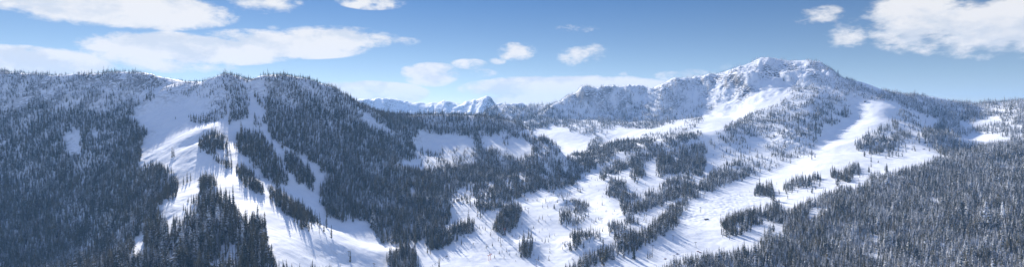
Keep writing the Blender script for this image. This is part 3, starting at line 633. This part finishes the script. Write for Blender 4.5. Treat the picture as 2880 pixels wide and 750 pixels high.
# skiers: one continuous skinned body each, on two skis
def skier(px_, py_, rz, label):
    x, y, z = at_px(px_, py_); t = empty('person', (x, y, z), R(rz), label, 'person', 'skiers on the pistes')
    V = [((0,0,.92),.17),((0,-.03,1.15),.15),((0,-.10,1.38),.19),((0,-.15,1.52),.07),((0,-.18,1.68),.115),((0,-.18,1.80),.08)]
    Ed = [(0,1),(1,2),(2,3),(3,4),(4,5)]
    for sx in (-1, 1):
        k = len(V); V += [((sx*.20,-.12,1.40),.09),((sx*.30,-.18,1.14),.065),((sx*.30,-.45,1.05),.05),((sx*.31,-.53,1.04),.05)]; Ed += [(2,k),(k,k+1),(k+1,k+2),(k+2,k+3)]
        k = len(V); V += [((sx*.11,-.02,.84),.12),((sx*.15,-.20,.50),.09),((sx*.16,.02,.12),.075),((sx*.16,-.16,.07),.06)]; Ed += [(0,k),(k,k+1),(k+1,k+2),(k+2,k+3)]
    me_ = bpy.data.meshes.new('body'); b = MB(); lay = b.verts.layers.skin.verify()
    bv = [b.verts.new(v[0]) for v in V]
    for q, v in zip(bv, V): q[lay].radius = (v[1], v[1])
    bv[0][lay].use_root = True
    for e in Ed: b.edges.new((bv[e[0]], bv[e[1]]))
    b.to_mesh(me_); b.free(); me_.materials.append(M_jacket)
    o = bpy.data.objects.new('body', me_); col.objects.link(o); o.parent = t
    o.modifiers.new('skin', 'SKIN'); sb = o.modifiers.new('sub', 'SUBSURF'); sb.levels = 2; sb.render_levels = 2
    for sx in (-1, 1):
        b = MB(); box(b, (sx*.16,-.1,.02), (.10,1.7,.03)); box(b, (sx*.16,-1.0,.06), (.09,.22,.03), 0, R(-25)); part('ski', b, M_red, t)
        b = MB(); rod(b, (sx*.33,-.50,1.06), (sx*.45,.10,.05), .015, seg=6); part('ski_pole', b, M_dark, t)
skier(1315, 594, 30, 'skier in dark clothes on the piste below the brown hut')
skier(1365, 658, -60, 'skier in dark clothes on the wide lower piste right of the wooded wedge')
skier(1545, 707, 70, 'skier in dark clothes on the snow between the small knoll and the lower hummock')

# ------------------------------------------------------------------ light, sky, air, camera
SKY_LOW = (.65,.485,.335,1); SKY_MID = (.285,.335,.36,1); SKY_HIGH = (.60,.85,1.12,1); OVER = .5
SUN_AZ = math.atan2(-.52, 1); SUN_EL = R(27.5)
sd = Vector((math.sin(SUN_AZ)*math.cos(SUN_EL), math.cos(SUN_AZ)*math.cos(SUN_EL), math.sin(SUN_EL)))
sl = bpy.data.lights.new('sun', 'SUN'); sl.energy = 4.5; sl.angle = R(.5); sl.color = (1, .925, .82)
so = bpy.data.objects.new('sun', sl); col.objects.link(so); so.rotation_euler = sd.to_track_quat('Z', 'Y').to_euler()
w = bpy.data.worlds.new('World'); scene.world = w; w.use_nodes = True
N = w.node_tree.nodes; L = w.node_tree.links; N.clear()
out = N.new('ShaderNodeOutputWorld'); bg = N.new('ShaderNodeBackground'); sky = N.new('ShaderNodeTexSky')
sky.sky_type = 'NISHITA'; sky.sun_disc = False; sky.sun_elevation = SUN_EL; sky.sun_rotation = SUN_AZ
sky.altitude = 3000; sky.air_density = .8; sky.dust_density = .1; sky.ozone_density = 3.0
bg.inputs[1].default_value = .145
def M(op, a, b=None, c=None):
    n = N.new('ShaderNodeMath'); n.operation = op
    for i, v in enumerate((a, b, c)):
        if v is None: continue
        if isinstance(v, (int, float)): n.inputs[i].default_value = v
        else: L.new(v, n.inputs[i])
    return n.outputs[0]
tc = N.new('ShaderNodeTexCoord'); sep = N.new('ShaderNodeSeparateXYZ'); L.new(tc.outputs['Generated'], sep.inputs[0])
az = M('ARCTAN2', sep.outputs[0], sep.outputs[1]); el = M('ARCSINE', sep.outputs[2])
comb = N.new('ShaderNodeCombineXYZ'); L.new(az, comb.inputs[0]); L.new(M('MULTIPLY', el, 2.0), comb.inputs[1])
def noise(scale, det, rough, seed):
    n = N.new('ShaderNodeTexNoise'); n.inputs['Scale'].default_value = scale; n.inputs['Detail'].default_value = det; n.inputs['Roughness'].default_value = rough
    mp = N.new('ShaderNodeMapping'); mp.inputs['Location'].default_value = (seed, seed*.7, seed*.3); L.new(comb.outputs[0], mp.inputs[0]); L.new(mp.outputs[0], n.inputs['Vector'])
    return n.outputs['Fac']
n1 = noise(9, 9, .62, 3.1); n2 = noise(30, 6, .6, 8.3)
CL = [ # centre px, py, half width, half height, strength
 (310,12,300,50,1.9),(140,40,80,22,.8),(740,8,90,26,.95),(1040,4,80,18,.8),
 (545,138,240,33,2.0),(800,125,190,30,1.3),(960,105,130,24,1.15),(420,165,160,26,1.0),(350,110,70,14,.6),(120,176,180,34,2.0),(10,165,110,30,2.0),(480,185,150,16,.8),
 (1040,262,130,26,2.4),(960,250,60,12,.8),(1210,210,62,26,.95),(1235,192,34,12,.6),(1160,195,24,10,.65),(1320,180,40,12,.5),(1450,145,46,20,.8),(1400,172,20,8,.4),(1360,205,30,10,.35),
 (1620,75,54,15,.62),(1640,155,62,26,.75),(1600,250,230,30,2.6),(1480,285,120,18,2.0),(1760,238,100,16,1.4),(1930,215,80,16,.7),(2040,188,30,10,.5),(1750,207,16,8,.5),(1130,116,40,10,.4),(770,78,16,8,.35),
 (2300,48,60,26,.55),(2375,98,60,34,.62),(2620,50,160,80,1.35),(2790,75,180,72,1.4),(2900,90,140,60,1.3),(2530,30,70,40,1.0),(2720,4,90,20,-1.0),(2860,2,60,14,.7)]
acc = None; neg = None
for (cx, cy, hw_, hh_, st) in CL:
    a0 = math.atan((cx-CX)/F); rr = math.hypot(1, (cx-CX)/F); e0 = math.atan((HY-cy)/F/rr)
    sx = hw_/F/(rr*rr); sy = hh_/F/rr
    dx = M('MULTIPLY', M('SUBTRACT', az, a0), 1/sx); dy = M('MULTIPLY', M('SUBTRACT', el, e0), 1/sy)
    g = M('SUBTRACT', 1, M('MULTIPLY', M('ADD', M('MULTIPLY', dx, dx), M('MULTIPLY', dy, dy)), .5)); g = M('MULTIPLY', M('MAXIMUM', g, 0), abs(st))
    if st < 0: neg = g
    else: acc = g if acc is None else M('MAXIMUM', acc, g)
acc = M('SUBTRACT', acc, M('MULTIPLY', neg, .8))
d = M('ADD', acc, M('ADD', M('MULTIPLY', M('SUBTRACT', n1, .5), 3.2), .2)); d = M('ADD', d, M('MULTIPLY', M('SUBTRACT', n2, .5), 2.0))
mr = N.new('ShaderNodeMapRange'); mr.interpolation_type = 'SMOOTHSTEP'; L.new(d, mr.inputs[0]); mr.inputs[1].default_value = .18; mr.inputs[2].default_value = 1.12
dens_ = M('MULTIPLY', mr.outputs[0], M('MINIMUM', M('MULTIPLY', M('MAXIMUM', acc, 0), 5), 1)); dens_ = M('MULTIPLY', dens_, .97)
# low band dimmed; unseen sky above kept brighter and bluer to light the shade
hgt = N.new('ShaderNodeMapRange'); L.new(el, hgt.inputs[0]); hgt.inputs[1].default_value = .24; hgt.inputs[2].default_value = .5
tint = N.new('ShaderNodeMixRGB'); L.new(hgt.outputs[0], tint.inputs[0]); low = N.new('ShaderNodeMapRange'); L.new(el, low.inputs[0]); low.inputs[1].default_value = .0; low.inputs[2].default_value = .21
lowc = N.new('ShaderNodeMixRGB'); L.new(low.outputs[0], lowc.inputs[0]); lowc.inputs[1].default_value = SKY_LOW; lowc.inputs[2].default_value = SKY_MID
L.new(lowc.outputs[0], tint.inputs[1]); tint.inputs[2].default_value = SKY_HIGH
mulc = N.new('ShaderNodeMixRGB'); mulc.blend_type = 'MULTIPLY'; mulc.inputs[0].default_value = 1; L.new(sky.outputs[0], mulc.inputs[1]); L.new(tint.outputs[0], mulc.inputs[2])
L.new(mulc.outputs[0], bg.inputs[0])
# unseen cloud overhead and behind the viewer, added to raise the ambient light
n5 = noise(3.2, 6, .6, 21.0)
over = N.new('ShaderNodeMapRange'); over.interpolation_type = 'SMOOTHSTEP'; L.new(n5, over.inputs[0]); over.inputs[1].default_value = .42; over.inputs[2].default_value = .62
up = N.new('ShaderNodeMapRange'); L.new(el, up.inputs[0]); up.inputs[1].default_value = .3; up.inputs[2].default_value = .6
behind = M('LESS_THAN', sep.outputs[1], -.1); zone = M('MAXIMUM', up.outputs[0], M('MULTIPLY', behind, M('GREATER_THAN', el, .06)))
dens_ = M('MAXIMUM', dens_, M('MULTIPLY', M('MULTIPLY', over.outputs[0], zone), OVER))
cr = N.new('ShaderNodeValToRGB'); cr.color_ramp.elements[0].position = .30; cr.color_ramp.elements[0].color = (.74,.78,.84,1)
cr.color_ramp.elements[1].position = .55; cr.color_ramp.elements[1].color = (.97,.95,.93,1); 
nb = N.new('ShaderNodeTexNoise'); nb.inputs['Scale'].default_value = 9; nb.inputs['Detail'].default_value = 9; nb.inputs['Roughness'].default_value = .62
mpb = N.new('ShaderNodeMapping'); mpb.inputs['Location'].default_value = (3.1-.01, 3.1*.7+.05, 3.1*.3); L.new(comb.outputs[0], mpb.inputs[0]); L.new(mpb.outputs[0], nb.inputs['Vector'])
L.new(M('ADD', M('MULTIPLY', M('SUBTRACT', n1, nb.outputs['Fac']), 1.6), .5), cr.inputs[0])   # billows: lit tops and shaded undersides painted into the cloud colour
bc = N.new('ShaderNodeBackground'); L.new(cr.outputs[0], bc.inputs[0]); bc.inputs[1].default_value = .60
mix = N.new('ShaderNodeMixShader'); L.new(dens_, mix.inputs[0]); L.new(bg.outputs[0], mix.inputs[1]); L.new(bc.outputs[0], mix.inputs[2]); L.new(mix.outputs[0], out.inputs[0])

hz = bpy.data.meshes.new('haze'); x0, x1, y0, y1, z0, z1 = -14500, 14500, -3500, 9800, -332, 420
hz.from_pydata([(x0,y0,z0),(x1,y0,z0),(x1,y1,z0),(x0,y1,z0),(x0,y0,z1),(x1,y0,z1),(x1,y1,z1),(x0,y1,z1)], [], [(0,3,2,1),(4,5,6,7),(0,1,5,4),(1,2,6,5),(2,3,7,6),(3,0,4,7)])
hm = bpy.data.materials.new('haze_air'); hm.use_nodes = True; hn = hm.node_tree; hn.nodes.clear()
ho = hn.nodes.new('ShaderNodeOutputMaterial'); pv = hn.nodes.new('ShaderNodeVolumePrincipled'); pv.inputs['Color'].default_value = (.28,.56,1,1)
pv.inputs['Density'].default_value = 5.5e-5; pv.inputs['Anisotropy'].default_value = .2; hn.links.new(pv.outputs[0], ho.inputs['Volume'])
hz.materials.append(hm); hzo = bpy.data.objects.new('haze', hz); col.objects.link(hzo); tag(hzo, kind='stuff')

cam = bpy.data.cameras.new('camera'); cam.sensor_width = 36; cam.lens = 36*F/2880; cam.shift_y = (HY-375)/2880; cam.clip_end = 40000; cam.clip_start = 1
co_ = bpy.data.objects.new('camera', cam); col.objects.link(co_); co_.rotation_euler = (R(90), 0, 0); scene.camera = co_
scene.view_settings.view_transform = 'Standard'; scene.view_settings.look = 'None'; scene.view_settings.exposure = .68; scene.view_settings.gamma = 1
scene.cycles.max_bounces = 5; scene.cycles.diffuse_bounces = 3; scene.cycles.volume_bounces = 1
print('built', round(time.time()-T0, 1))
